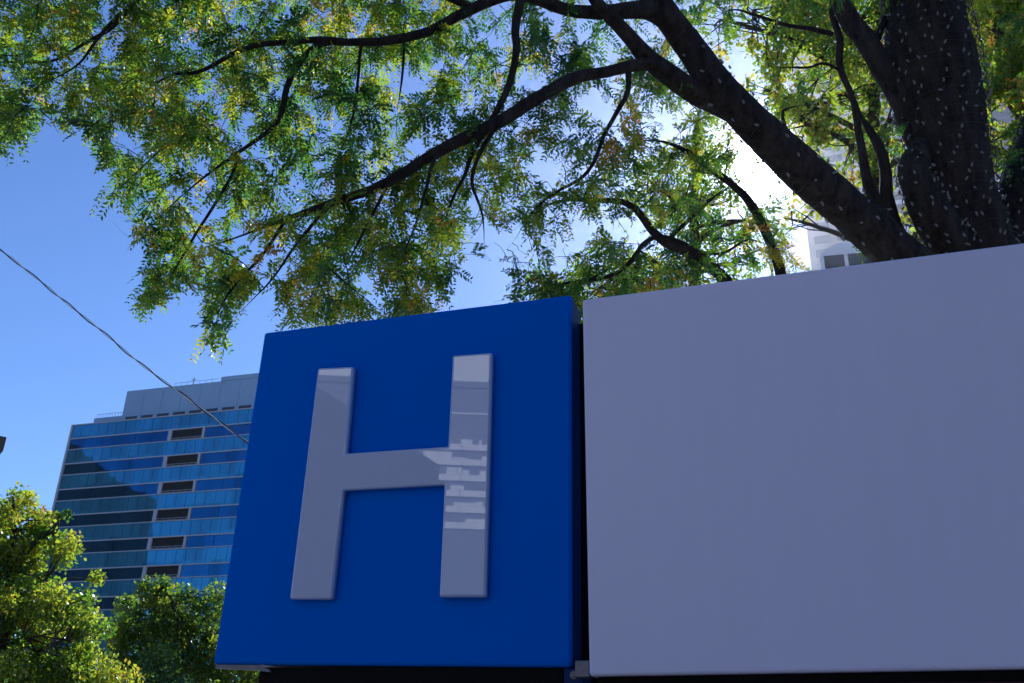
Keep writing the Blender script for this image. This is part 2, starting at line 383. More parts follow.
# local -y faces the sign; local x runs to the viewer's right when looked at from the sign
TB = 65.0
bxo('wall', M['grey_wall'], bt, -70, 46, 0.3, 24, 0, TB)
bxo('parapet', M['grey_wall'], bt, -70.2, 46.2, 0.1, 24.2, TB + .01, TB + 1.2)
bxo('penthouse', M['white_wall'], bt, -34, 45, 1.2, 20, TB + 1.21, TB + 7.0)
rb = random.Random(3)
for s in range(6):
    z = 39.5 + s * 2.75
    for k in range(5): bxo('balcony', M['white_wall'], bt, -26 + k * 11.0, -26.0 + k * 11.0 + 10.9, .1, 0.29, z + .05, z + 1.15)
    x = -26.0
    while x < 28:
        w_ = rb.uniform(.5, 2.6); q = rb.random()
        if q < .55: bxo('panel', M['white_wall'], bt, x, x + w_ - .12, 0.14, 0.29, z + 1.18, z + (2.0 if q < .3 else rb.choice((1.5, 1.8, 2.4))))
        elif q < .7: bxo('window', M['grey_glass'], bt, x, x + w_ - .12, 0.2, 0.29, z + 1.2, z + 2.3)
        x += w_
bxo('floor_band', M['white_wall'], bt, -70, 46, 0.22, 0.29, 60.0, 60.25)
ne = behind(43.7, 55)
nb = far_thing('brown_block', 'brown block with stepped roof across the street, mirrored in the letter', 'building', ne, math.radians(180 - 60))
nbm = prism([(0, 0), (30, 0), (30, 28), (12, 26.2), (0, 20.7)], 0, 14)
obj('wall', nbm, M['shade_wall'], nb)

xk = behind(8, 24)  # unseen block, added so the white sign turns darker towards the right
kb = far_thing('darkening_block', 'unseen dark brick block added behind the photographer to darken the white sign', 'building', xk, math.radians(180 - 8))
bxo('wall', M['dark_brick'], kb, -46, 3, 0.3, 16, 0, 19)
bxo('parapet', M['dark_brick'], kb, -46.2, 3.2, 0.0, 16.2, 19.01, 19.8)
for s in range(5):
    for k in range(9): bxo('window', M['dull_glass'], kb, -44 + k * 5.2, -41.5 + k * 5.2, 0.25, 0.34, 2.2 + s * 3.4, 4.2 + s * 3.4)

# tower that the glass office block mirrors
gt = np.array([math.cos(GY), math.sin(GY)]); gn = np.array([-math.sin(GY), math.cos(GY)])
def g_reflect(u, z):
    P = np.array([gP[0] + gt[0] * u, gP[1] + gt[1] * u, z]); d = P - CAM; d /= np.linalg.norm(d)
    n3 = np.array([gn[0], gn[1], 0]); return P, d - 2 * np.dot(d, n3) * n3
mP, mD = g_reflect(16.8, 34)
mQ = mP + mD / np.linalg.norm(mD[:2]) * 70
az = math.atan2(-mD[0], -mD[1])
mt = far_thing('brown_tower', 'dark brown tower mirrored in the lower left windows of the glass office block', 'building', mQ, math.pi - az)
mt_m = prism([(0, 0), (30, 0), (30, 64), (16, 59), (9, 54), (0, 51)], 0, 18)
obj('wall', mt_m, M['dark_brick'], mt)

# ------------------------------------------------------------------ the two signs
Yaw = -0.319517
T_ = np.array([math.cos(Yaw), math.sin(Yaw), 0]); N_ = np.array([-math.sin(Yaw), math.cos(Yaw), 0])
A_ = np.array([-1.16855, 4.01748, 0.0])
hs = thing('hospital_sign', 'blue sign box with a raised white letter H on a black base', 'sign', A_, Yaw)
obj('panel', prism([(-0.0043, 1.9966), (1.4879, 1.9737), (1.4881, 3.4799), (0.0031, 3.4805)], 0.0, 0.02, 0.014, 4), M['blue'], hs, smooth=False)
obj('casing', prism([(-0.0028, 1.998), (1.4864, 1.9752), (1.4866, 3.4784), (0.0046, 3.479)], 0.0201, 0.16), M['blue_edge'], hs)  # shade of the gap painted in as a darker blue than the face
Hpts = [(0.3304, 2.2387), (0.5201, 2.2325), (0.5219, 2.6764), (0.9718, 2.6714), (0.9768, 2.2283), (1.1651, 2.2229), (1.1551, 3.2337), (0.9756, 3.2395),
        (0.9776, 2.8322), (0.5176, 2.8373), (0.5101, 3.2386), (0.3314, 3.2496)]
bmH = prism(Hpts, -0.035, -0.004, 0.011, 5)
lt = obj('letter', bmH, M['acrylic'], hs); lt['label'] = 'raised glossy white letter H'
for q in lt.data.polygons: q.use_smooth = True
for q in lt.data.polygons:
    if q.area > 0.05: q.use_smooth = False
obj('bottom_trim', prism([(0.008, 1.981), (0.195, 1.972), (0.262, 1.9655), (0.255, 1.975), (0.2, 1.992), (0.008, 1.9945)], 0.004, 0.02), M['alu'], hs)
obj('base', prism([(0.205, .13), (1.45, .13), (1.45, 1.985), (0.205, 1.985)], 0.022, 0.15), M['black'], hs)
bxo('spine', M['black'], hs, 1.41, 1.66, 0.165, 0.23, 0.13, 3.42, bev=.004)
bxo('base_plinth', M['concrete'], hs, 0.12, 1.53, -0.06, 0.3, 0.12, 0.22, bev=.01)
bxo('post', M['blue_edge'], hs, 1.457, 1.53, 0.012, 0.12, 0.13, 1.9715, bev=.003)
bm = bmesh.new(); bmesh.ops.create_cone(bm, cap_ends=True, segments=6, radius1=.009, radius2=.008, depth=.01, matrix=Matrix.Translation((1.494, 0.007, 1.948)) @ Matrix.Rotation(math.pi / 2, 4, 'X'))
bmesh.ops.create_cone(bm, cap_ends=True, segments=20, radius1=.014, radius2=.014, depth=.004, matrix=Matrix.Translation((1.494, 0.0105, 1.948)) @ Matrix.Rotation(math.pi / 2, 4, 'X'))
obj('bolt', bm, M['alu'], hs)

Yw = -0.3394017
B_ = np.array([0.29189677 + 1.4924 * 0, 3.44510911, 0.0])
ws = thing('blank_sign', 'blank white sign panel wider than the blue one, over a dark red base', 'sign', B_, Yw)
obj('panel', prism([(0.0063, 1.9344), (2.45, 1.956), (2.45, 3.3965), (-0.0091, 3.4055)], 0.0, 0.16, 0.013, 5), M['white'], ws)
bxo('base_frame', M['black'], ws, 0.03, 2.42, 0.03, 0.15, 0.13, 1.965, bev=.004)
bxo('lower_panel', M['red'], ws, 0.04, 2.41, 0.004, 0.029, 0.25, 1.908, bev=.004)
bxo('bracket', M['alu'], ws, -0.052, 0.0, 0.03, 0.1, 1.935, 1.99, bev=.003)

# ------------------------------------------------------------------ twisted wire at left
w0 = at(-420, -73, 6.0); w1 = at(0, 250, 6.3); w2 = at(82, 315.5, 6.36); w3 = at(152, 372, 6.42); w4 = at(247, 441, 6.5); w5 = at(420, 560, 6.7)
w6 = np.array([w5[0] + .7, 6.9, 0.14])
cp, _ = resample([w0, w1, w2, w3, w4, w5, w6], [1] * 7, 0.012)
cab = thing('twisted_wire', 'twisted bundle of wires slanting down behind the blue sign across open sky', 'wire', w4)
def strand(ph, r, off, turn):
    T = np.gradient(cp, axis=0); T /= np.linalg.norm(T, axis=1)[:, None]
    a = np.cross(T, [0, 1, 0]); a /= np.linalg.norm(a, axis=1)[:, None]; b = np.cross(T, a)
    s = np.concatenate([[0], np.cumsum(np.linalg.norm(np.diff(cp, axis=0), axis=1))])
    wob = 0.003 * np.sin(s * 7.3)[:, None] * a + 0.002 * np.sin(s * 17 + 1)[:, None] * a
    return cp + wob + off * (np.cos(s * turn + ph)[:, None] * a + np.sin(s * turn + ph)[:, None] * b) - w4, np.full(len(cp), r)
p_, r_ = strand(0, 0.0048, 0.0054, 16); tube_obj('strand', [(p_[::2], r_[::2])], M['black_rubber'], cab, 6)
p_, r_ = strand(math.pi, 0.0036, 0.0064, 16); tube_obj('strand', [(p_[::2], r_[::2])], M['steel'], cab, 6)['label'] = 'bare metal strand'

# ------------------------------------------------------------------ the big locust tree
def Yb(x): return 4.9 + 1.6 * x / 1024.0
def trace(spec, dy=0.0, step=0.05):
    """pixels and half widths -> points standing at their own distance, metres"""
    P = []; r = []
    for k, (x, y, w, *e) in enumerate(spec):
        Y = Yb(x) + dy + (e[0] if e else 0); p = at(x, y, Y); P.append(p); r.append(w * np.dot(p - CAM, _F) / FPX)
    return P, r
tree_root = at(1000, 400, 6.75); tree_root = np.array([tree_root[0] + .1, 6.85, 0.13])
lo = thing('locust_tree', 'big dark locust tree with feathery leaves arching over both signs', 'tree', tree_root)
NODES = []
def tree_tube(name, P, r, n, furrow, step=0.06, label=None, m='bark'):
    p, rr = resample(P, r, step)
    if name == 'branch':
        k = len(p); s_ = np.linspace(0, 1, k); w = np.zeros((k, 3)); rb_ = np.random.default_rng(k * 7 + len(NODES))
        for h_ in (3, 7, 13): w += np.outer(np.sin(s_ * h_ * k * .035 + rb_.uniform(0, 6)), rb_.normal(0, .034 / h_ ** .6, 3))
        p = p + w * np.clip(s_ * 6, 0, 1)[:, None]
        jg = np.cumsum(rb_.normal(0, 1, (k, 3)), axis=0); jg = np.array([np.convolve(q, np.ones(5) / 5, 'same') for q in jg.T]).T
        p = p + (jg - np.linspace(0, 1, k)[:, None] * jg[-1]) * .006 * np.clip(s_ * 8, 0, 1)[:, None]
        rr = rr * np.clip((1 - s_) / .3, .12, 1) * np.clip(.62 + rr / .075 * .38, .62, 1)
    NODES.append((p, rr))
    o = tube_obj(name, [(p - tree_root, rr)], M[m], lo, n, furrow)
    if label: o['label'] = label
    return p, rr
fork = at(985, 400, 6.75)
P, r = trace([(985, 400, 40, .2), (982, 262, 31), (962, 195, 31), (946, 130, 38), (931, 60, 43), (924, 0, 36), (915, -70, 30), (900, -170, 24), (880, -300, 18)])
P = [tree_root + np.array([-.05, 0, -.15]), tree_root + np.array([-.02, .02, 1.6])] + P; r = [.42, .33] + r
tree_tube('trunk', P, r, 40, .05, .035)
P, r = trace([(1000, 420, 34, .3), (1012, 250, 25, .1), (1032, 175, 24, .1), (1062, 90, 21, .1), (1100, 0, 18), (1150, -120, 14)]); tree_tube('limb', P, r, 30, .05, .035, 'right hand limb at the frame edge')
P, r = trace([(968, 270, 20), (936, 222, 20, -.12), (918, 185, 16, -.16), (914, 165, 15, -.1), (926, 145, 12)]); tree_tube('limb', P, r, 22, .05, .03, 'short crooked limb hugging the trunk')
P, r = trace([(985, 390, 34, .1), (930, 291, 27, -.15), (895, 252, 23, -.22), (850, 211, 20.5, -.28), (800, 168, 20.5, -.4), (757, 128, 18.5, -.5), (718, 87, 17, -.55), (692, 50, 14.5, -.55), (670, 20, 13, -.6), (652, -6, 12.5, -.65), (622, -50, 11, -.7), (560, -120, 10, -.8)])
tree_tube('limb', P, r, 30, .045, .035, 'long leaning limb crossing in front of the sun')
BR = [
 [(665, 74, 9, -.65), (648, 63, 7.6, -.68), (622, 64, 7, -.7), (600, 66, 6.8, -.75), (572, 74, 7.5, -.75), (530, 100, 7.5, -.75), (491, 124, 7.5, -.7), (440, 149, 7, -.6), (390, 178, 6.2, -.5), (337, 199, 5.5, -.4), (290, 216, 4.4, -.3), (240, 236, 3, -.2), (195, 250, 2, -.1), (150, 268, 1.2)],
 [(742, 114, 13, -.5), (712, 99, 12, -.52), (682, 85, 11, -.55), (655, 68, 10, -.65), (632, 45, 8.5, -.7), (608, 22, 7.4, -.75), (590, -8, 6.5, -.8), (568, -60, 5, -.8)],
 [(672, 24, 11, -.6), (650, 11, 10, -.65), (615, 7, 8, -.7), (570, 3, 7, -.7), (520, -6, 7, -.7), (470, 8, 6.5, -.65), (440, 20, 6, -.6), (400, 33, 5.8, -.6), (362, 42, 5, -.55), (330, 47, 4.5, -.5), (310, 65, 4.2, -.5), (297, 88, 4, -.45), (284, 120, 3.6, -.4), (239, 157, 3.2, -.3), (191, 195, 2.6, -.2), (140, 224, 1.6), (112, 215, 1.0)],
 [(362, 42, 4.5, -.55), (300, 43, 4, -.5), (239, 52, 3.4, -.4), (195, 68, 2.8, -.3), (164, 74, 2.2, -.2), (130, 100, 1.4, -.1), (110, 125, .9)],
 [(470, 6, 5, -.65), (400, -22, 4.5, -.6), (300, -40, 4.5, -.5), (200, -25, 4, -.4), (137, 1, 3.6, -.3), (103, 38, 3.2, -.3), (85, 62, 2.8, -.25), (61, 79, 2.4, -.2), (35, 96, 1.8, -.1), (24, 125, 1.1)],
 [(137, 1, 3, -.3), (100, 30, 2.4, -.2), (62, 54, 2, -.1), (30, 62, 1.8), (0, 65, 1.6), (-40, 72, 1.3)],
 [(521, -2, 6, -.7), (516, 25, 5.5, -.7), (515, 51, 5, -.68), (506, 90, 4.5, -.66), (494, 116, 4, -.65), (474, 147, 3.4, -.6), (467, 171, 2.6, -.5), (450, 215, 1.6, -.4), (440, 260, 1)],
 [(628, 64, 4.5, -.7), (629, 92, 3.8, -.6), (618, 115, 3.4, -.5), (603, 137, 3, -.45), (583, 167, 2.8, -.4), (556, 191, 2.2, -.3), (528, 219, 1.6, -.2), (505, 250, 1)],
 [(740, 300, 7, .5), (724, 277, 6.5, .45), (704, 257, 6.2, .4), (687, 246, 5.8, .35), (660, 237, 5.6, .3), (647, 225, 5, .3), (637, 210, 4.6, .25), (622, 202, 4, .2), (600, 202, 3.4, .2), (575, 205, 2.8, .2), (545, 212, 2, .2), (515, 232, 1.2, .2)],
 [(785, 300, 6.6, .6), (777, 272, 6.2, .6), (770, 252, 6, .6), (762, 234, 5.6, .6), (747, 202, 5.2, .5), (731, 184, 4.8, .5), (704, 164, 4.2, .4), (682, 148, 3.6, .4), (655, 138, 2.6, .3), (620, 142, 1.4, .3)],
 [(687, 246, 4, .35), (660, 236, 3.4, .3), (640, 241, 3.2, .25), (602, 271, 2.8, .2), (557, 282, 2.4, .2), (528, 292, 2, .2), (495, 302, 1.2, .2)],
 [(610, 268, 2, .2), (588, 280, 1.8, .1), (571, 292, 1.4), (556, 305, 1)],
 [(900, 240, 9, .05), (888, 212, 7.5, .1), (872, 194, 6.5, .15), (862, 173, 5.5, .2), (857, 150, 5, .2), (853, 131, 4.6, .2), (849, 112, 4.2, .2), (843, 88, 4, .2), (836, 55, 4.4, .2), (832, 20, 4.4, .2), (830, -40, 4, .2)],
 [(893, 222, 8, .1), (887, 200, 7, .12), (885, 176, 6.6, .15), (880, 154, 6, .15), (869, 133, 5, .2), (858, 110, 3.6, .2), (850, 92, 3, .2)],
 [(925, 150, 13, .1), (905, 118, 12, .1), (892, 90, 11.5, .1), (874, 58, 11, .1), (858, 28, 10, .1), (840, 0, 9, .1), (810, -60, 7, .1)],
 [(832, 34, 3.4, .2), (806, 30, 3, .1), (786, 24, 2.6), (760, 13, 2, -.1), (730, 12, 1.4, -.2), (700, 25, .9, -.2)],
 [(840, 70, 2.4, .2), (820, 62, 2, .15), (800, 66, 1.7, .1), (768, 69, 1.2)],
 [(872, 52, 5, .1), (880, 30, 4.4, .15), (888, 4, 4, .2), (892, -30, 3.5, .2)],
 [(800, 170, 3.4, -.4), (786, 120, 2.4, -.3), (790, 112, 2, -.25), (806, 106, 1.3, -.2)],
 [(668, 240, 3.2, .35), (687, 224, 2.8, .35), (717, 200, 2.2, .4), (732, 186, 1.4, .4)],
 [(690, 247, 2.4, .4), (722, 250, 2, .5), (748, 240, 1.5, .5), (775, 246, 1, .6)],
 [(500, 124, 3, -.7), (478, 150, 3.2, -.6), (470, 180, 2.6, -.55), (482, 215, 1.6, -.5), (478, 250, 1, -.5)],
 [(337, 199, 3, -.4), (310, 235, 2.5, -.35), (290, 262, 2, -.3), (262, 290, 1.4, -.3), (232, 320, 1, -.3)],
 [(290, 216, 2.6, -.3), (255, 262, 2.2, -.2), (226, 300, 1.6, -.2), (213, 335, 1, -.2)],
 [(239, 157, 2.4, -.3), (200, 225, 2.2, -.2), (178, 262, 1.7, -.1), (150, 296, 1.1, -.1)],
 [(390, 178, 3, -.5), (372, 215, 2.4, -.5), (352, 250, 1.8, -.4), (330, 285, 1.2, -.4)],
 [(440, 149, 3, -.6), (425, 190, 2.4, -.55), (415, 225, 1.8, -.5), (398, 270, 1.1, -.5)],
 [(362, 42, 2.6, -.55), (363, 62, 2.4, -.55), (360, 95, 2, -.5), (352, 130, 1.5, -.5), (340, 165, 1, -.5)],
 [(403, 34, 2.2, -.6), (404, 70, 1.8, -.6), (398, 105, 1.2, -.6)],
 # beyond the frame
 [(915, -70, 16), (960, -150, 14, .2), (1040, -220, 11, .4), (1130, -260, 8, .6)],
 [(1062, 90, 10, .1), (1040, 20, 8, .3), (1010, -40, 6, .5), (990, -120, 4, .6)],
 [(560, -120, 8, -.8), (440, -150, 7, -.8), (300, -150, 6, -.7), (150, -130, 4, -.5), (20, -90, 3, -.3), (-80, -40, 2)],
]
for sp_ in BR:
    P, r = trace(sp_); big = max(w[2] for w in sp_)
    tree_tube('branch', P, r, 14 if big > 5 else 8, .06 if big > 5 else .03, .05)

# foliage: sprays are placed where the crown has leaves, joined to the nearest wood by their own twigs
def inside(poly, x, y):
    x = np.asarray(x); y = np.asarray(y); c = np.zeros(x.shape, bool); n = len(poly)
    for i in range(n):
        x1, y1 = poly[i]; x2, y2 = poly[(i + 1) % n]
        if y1 == y2: continue
        k = (y1 > y) != (y2 > y); c ^= k & (x < (x2 - x1) * (y - y1) / (y2 - y1) + x1)
    return c
CROWN = [(-300, -330), (-300, 150), (-100, 190), (-30, 170), (4, 162), (22, 150), (32, 132), (60, 128), (80, 133), (98, 158), (112, 170), (92, 205), (100, 214), (120, 200), (128, 230), (148, 248), (140, 285), (130, 312), (140, 320),
         (165, 308), (188, 292), (205, 300), (203, 320), (198, 345), (222, 356), (232, 330), (252, 290), (282, 272), (276, 312), (300, 330), (440, 330), (452, 300), (462, 262), (500, 258), (508, 300), (560, 330), (800, 330), (1300, 330), (1300, -330)]
GAPS = [([(30, 140), (30, 165), (95, 200), (100, 160), (85, 128)], .0), ([(392, 70), (425, 62), (432, 105), (402, 118)], .12), ([(112, 118), (142, 112), (140, 152), (112, 160)], .25),
        ([(455, 240), (505, 235), (512, 300), (455, 305)], .12), ([(505, 215), (560, 200), (570, 262), (520, 280)], .35), ([(298, 110), (330, 105), (340, 125), (300, 135)], .4), ([(586, 30), (610, 25), (610, 50), (590, 58)], .2),
        ([(410, 140), (440, 120), (450, 135), (420, 165)], .4), ([(740, 20), (770, 25), (768, 75), (735, 75)], .12), ([(515, 160), (535, 160), (525, 180)], .2), ([(195, 70), (215, 60), (225, 90), (200, 100)], .4),
        ([(565, 195), (640, 190), (640, 222), (575, 240)], .5), ([(95, 0), (130, 15), (120, 40), (95, 30)], .4), ([(30, 165), (32, 132), (0, 168), (0, 200), (40, 200)], .1)]
def density(x, y):
    d = np.where(inside(CROWN, x, y), 1.0, 0.0)
    for g, v in GAPS: d = np.where(inside(g, x, y), d * v, d)
    d = np.where((x > 450) & (x < 690), d * .8, d); d = np.where(x > 690, d * .5, d); d = np.where((x > 800) & (x < 990) & (y > 0), d * .14, d); d = np.where((x > 985) & (y > 0), d * .5, d)
    d = np.where((x > 560) & (x < 790) & (y > 130), d * .85, d)
    rs = np.hypot(x - 757, y - 164); d = np.where(rs < 50, d * np.clip((rs - 24) / 26, 0, 1), d)
    d = np.where((y < -40) | (x < -30) | (x > 1050), d * .4, d)
    return d
wood = np.vstack([p for p, _ in NODES]); woodr = np.concatenate([q for _, q in NODES])
keep = woodr < 0.12; wood = wood[keep]; woodr = woodr[keep]
nS = 2650
sx = rng.uniform(-260, 1260, nS * 4); sy = rng.uniform(-260, 345, nS * 4)
clump = .5 + .5 * np.sin(sx * .045 + 1.3 * np.sin(sy * .031)) * np.sin(sy * .052 + 1.7 * np.sin(sx * .027 + 2))
ok = rng.uniform(0, 1, nS * 4) < density(sx, sy) * (.22 + .78 * clump)
sx, sy = sx[ok][:nS], sy[ok][:nS]
tgt = np.array([at(x, y, Yb(x) + rng.normal(.03 if x < 640 else .45, .42)) for x, y in zip(sx, sy)])
# attach in order of distance so that later twigs can grow from earlier ones
dist = np.array([np.min(np.linalg.norm(wood - t, axis=1)) for t in tgt]); order = np.argsort(dist)
nB = 330
bx_ = rng.uniform(455, 775, nB); by_ = rng.uniform(120, 300, nB)
bare = np.array([at(x, y, Yb(x) + rng.normal(.15, .3)) for x, y in zip(bx_, by_)])
nL = len(tgt); tgt = np.vstack([tgt, bare]); dist = np.concatenate([dist, [np.min(np.linalg.norm(wood - t, axis=1)) + .05 for t in bare]]); order = np.argsort(dist)
TW = []; sprays = []
W_ = np.zeros((len(wood) + len(order) * 8, 3)); W_[:len(wood)] = wood; nW = len(wood)
for i in order:
    t = tgt[i]; dd = np.linalg.norm(W_[:nW] - t, axis=1)
    # prefer wood that lies above or beside the spray
    j = int(np.argmin(dd + .25 * np.maximum(0, t[2] - W_[:nW, 2])))
    a = W_[j].copy(); L = dd[j]
    if L > (1.2 if i < nL else .8): continue
    mx_, my_, _ = project(np.array([a * .5 + t * .5, a * .25 + t * .75])); 
    if not inside(CROWN, mx_, my_).all(): continue
    mid = (a + t) / 2 + rng.normal(0, .10 * L, 3) + np.array([0, 0, .12 * L])
    k = max(3, int(L / .08)); s = np.linspace(0, 1, k + 1)[:, None]
    c = (1 - s) ** 2 * a + 2 * s * (1 - s) * mid + s ** 2 * t
    c[1:-1] += rng.normal(0, .008, (k - 1, 3))
    r0 = .0028 + .0035 * min(1, L); TW.append((c, np.linspace(r0, .0012, k + 1)))
    add = c[2::2]; W_[nW:nW + len(add)] = add[:max(0, len(W_) - nW)]; nW = min(len(W_), nW + len(add))
    dirn = c[-1] - c[-2]; dirn = dirn / (np.linalg.norm(dirn) + 1e-9); 
    if i < nL: sprays.append((c, dirn))
tube_obj('twigs', [(c - tree_root, q) for c, q in TW], M['bark'], lo, 4)

def compound(b, d, L, nrm, pairs, size, hue):
    """pinnate leaves: b,d,nrm (n,3), L (n) -> quads of all leaflets"""
    n = len(b); side = np.cross(d, nrm); side /= np.linalg.norm(side, axis=1)[:, None] + 1e-9
    out = []; hues = []
    for k in range(pairs):
        f = (k + 1.0) / (pairs + .4)
        for sg in (-1, 1):
            pos = b + d * (f * L)[:, None] + np.array([0, 0, -1]) * (0.45 * (f * L) ** 2 / .2)[:, None]
            ax = side * sg * .8 + d * .55 + rng.normal(0, .16, (n, 3)) + np.array([0, 0, -.12]); ax /= np.linalg.norm(ax, axis=1)[:, None]
            nn = nrm + rng.normal(0, .42, (n, 3)); wv = np.cross(ax, nn); wv /= np.linalg.norm(wv, axis=1)[:, None] + 1e-9
            ln = (size * (1.0 - .55 * abs(f - .45)) * rng.uniform(.8, 1.15, n))[:, None]; wd = ln * .2
            q = np.stack([pos, pos + ax * ln * .45 + wv * wd, pos + ax * ln, pos + ax * ln * .45 - wv * wd], axis=1)
            out.append(q); hues.append(hue + rng.normal(0, .025, n))
    return np.concatenate(out), np.concatenate(hues)
B, D, LN, NR, HU = [], [], [], [], []
for c, dr in sprays:
    tip = c[-1]; h = .31 + .24 * math.sin(tip[0] * 2.1 + 1.1) * math.sin(tip[2] * 2.7 + tip[1]) + rng.normal(0, .13)
    if rng.uniform() < .12: h = rng.uniform(.62, .95)
    m = rng.integers(5, 9); nseg = len(c)
    for q in range(m):
        f = 1 - (q / m) * min(1.0, .34 / (np.linalg.norm(c[-1] - c[0]) + .01)); idx = f * (nseg - 1); i0 = min(nseg - 2, int(idx)); b = c[i0] + (c[i0 + 1] - c[i0]) * (idx - i0)
        d = dr * .5 + rng.normal(0, .62, 3) + np.array([0, 0, -.38]); d /= np.linalg.norm(d)
        nr = np.array([0, 0, 1.0]) + rng.normal(0, .55, 3); nr -= d * np.dot(nr, d); nr /= np.linalg.norm(nr)
        B.append(b); D.append(d); LN.append(rng.uniform(.10, .19)); NR.append(nr); HU.append(h + rng.normal(0, .11))
B, D, LN, NR, HU = map(np.array, (B, D, LN, NR, HU))
tx, ty, _ = project(B + D * LN[:, None]); okl = inside(CROWN, tx, ty) | (rng.uniform(0, 1, len(B)) < .12)
B, D, LN, NR, HU = B[okl], D[okl], LN[okl], NR[okl], HU[okl]
V, hue = compound(B, D, LN, NR, 8, .045, HU)
px, py, _ = project(V[:, 2]); good = np.hypot(px - 757, py - 164) > 26 + 7 * np.sin(np.arctan2(py - 164, px - 757) * 5)
V, hue = V[good], np.clip(hue[good], 0, 1)
link('crown', quads_mesh('crown', V - tree_root, hue), M['leaf_locust'], lo)
print('locust leaflets', len(V), 'sprays', len(sprays))

# ------------------------------------------------------------------ cords of small bulbs wound round the stems
bm = bmesh.new()
bmesh.ops.create_uvsphere(bm, u_segments=8, v_segments=6, radius=1.0)
for v in bm.verts:
    z = v.co.z; w = .0095 * (1.0 if z < 0 else (1 - .55 * z)); v.co.x *= w; v.co.y *= w; v.co.z = z * .021
bulb_me = bpy.data.meshes.new('bulb'); bm.to_mesh(bulb_me); bm.free(); bulb_me.materials.append(M['bulb'])
def cord(label, stem_i, s0, s1, pitch, gap, seed):
    p, rr = NODES[stem_i]; rg = np.random.default_rng(seed)
    L = np.concatenate([[0], np.cumsum(np.linalg.norm(np.diff(p, axis=0), axis=1))])
    T = np.gradient(p, axis=0); T /= np.linalg.norm(T, axis=1)[:, None]
    root = thing('string_lights', label, 'string lights', p[0], group='cords of pale bulbs on the locust stems')
    pts = []; s = s0; th = 0
    while s < s1:
        c = np.array([np.interp(s, L, p[:, k]) for k in range(3)]); r = np.interp(s, L, rr) * 1.09; tt = np.array([np.interp(s, L, T[:, k]) for k in range(3)]); tt /= np.linalg.norm(tt)
        a = np.cross(tt, [0, 1, .1]); a /= np.linalg.norm(a); b = np.cross(tt, a)
        e = math.cos(th) * a + math.sin(th) * b; pts.append((c + e * (r + .006), e, tt)); th += .22; s += pitch * .22 / 6.283
    cpnt = np.array([q[0] for q in pts])
    tube_obj('cord', [(cpnt - p[0], np.full(len(cpnt), .0035))], M['lwire'], root, 4)
    acc = 0; bl = []
    for k in range(1, len(pts)):
        acc += np.linalg.norm(cpnt[k] - cpnt[k - 1])
        if acc > gap * rg.uniform(.6, 1.4): acc = 0; bl.append(pts[k])
    bl2 = []
    for P_, e, tt in bl:
        P_ = P_ + e * .012 + tt * rg.normal(0, .03); x, y, _ = project(P_); see = np.dot(e, CAM - P_) > -.6
        bl2.append((0 if (see and -5 < x[0] < 1030 and -5 < y[0] < 290) else 1, P_, e, tt))
    bl2.sort(key=lambda q: q[0]); rest = []
    for n_, (o_, P_, e, tt) in enumerate(bl2):
        zdir = Vector(tt * rg.choice((-1, 1)) * .9 + e * .45 + rg.normal(0, .35, 3))
        Mx = Matrix.Translation(Vector(P_ - p[0])) @ zdir.to_track_quat('Z', 'Y').to_matrix().to_4x4()
        if n_ < 98:
            o = bpy.data.objects.new('bulb', bulb_me); COL.objects.link(o); o.parent = root; o.matrix_local = Mx
        else: rest.append(Mx)
    if rest:
        bm = bmesh.new()
        for Mx in rest:
            t_ = bmesh.new(); t_.from_mesh(bulb_me); t_.transform(Mx); me_ = bpy.data.meshes.new('t'); t_.to_mesh(me_); bm.from_mesh(me_); t_.free(); bpy.data.meshes.remove(me_)
        o = obj('bulbs', bm, M['bulb'], root); o['kind'] = 'stuff'
def arc(i, x, y):                              # arc length on stem i nearest to a seen point
    p = NODES[i][0]; L = np.concatenate([[0], np.cumsum(np.linalg.norm(np.diff(p, axis=0), axis=1))]); a, b, _ = project(p); return L[np.argmin(np.hypot(a - x, b - y))]
cord('cord of small pale bulbs wound round the thick upright trunk', 0, arc(0, 985, 330), arc(0, 920, -30), .085, .115, 1)
cord('cord of small pale bulbs wound round the right hand limb at the edge', 1, arc(1, 1005, 330), arc(1, 1062, 90), .085, .115, 2)
cord('cord of small pale bulbs wound round the short crooked limb', 2, 0.02, arc(2, 914, 165), .085, .10, 3)
cord('cord of small pale bulbs wound round the leaning limb by the sun', 3, arc(3, 940, 300), arc(3, 690, 50), .17, .17, 4)

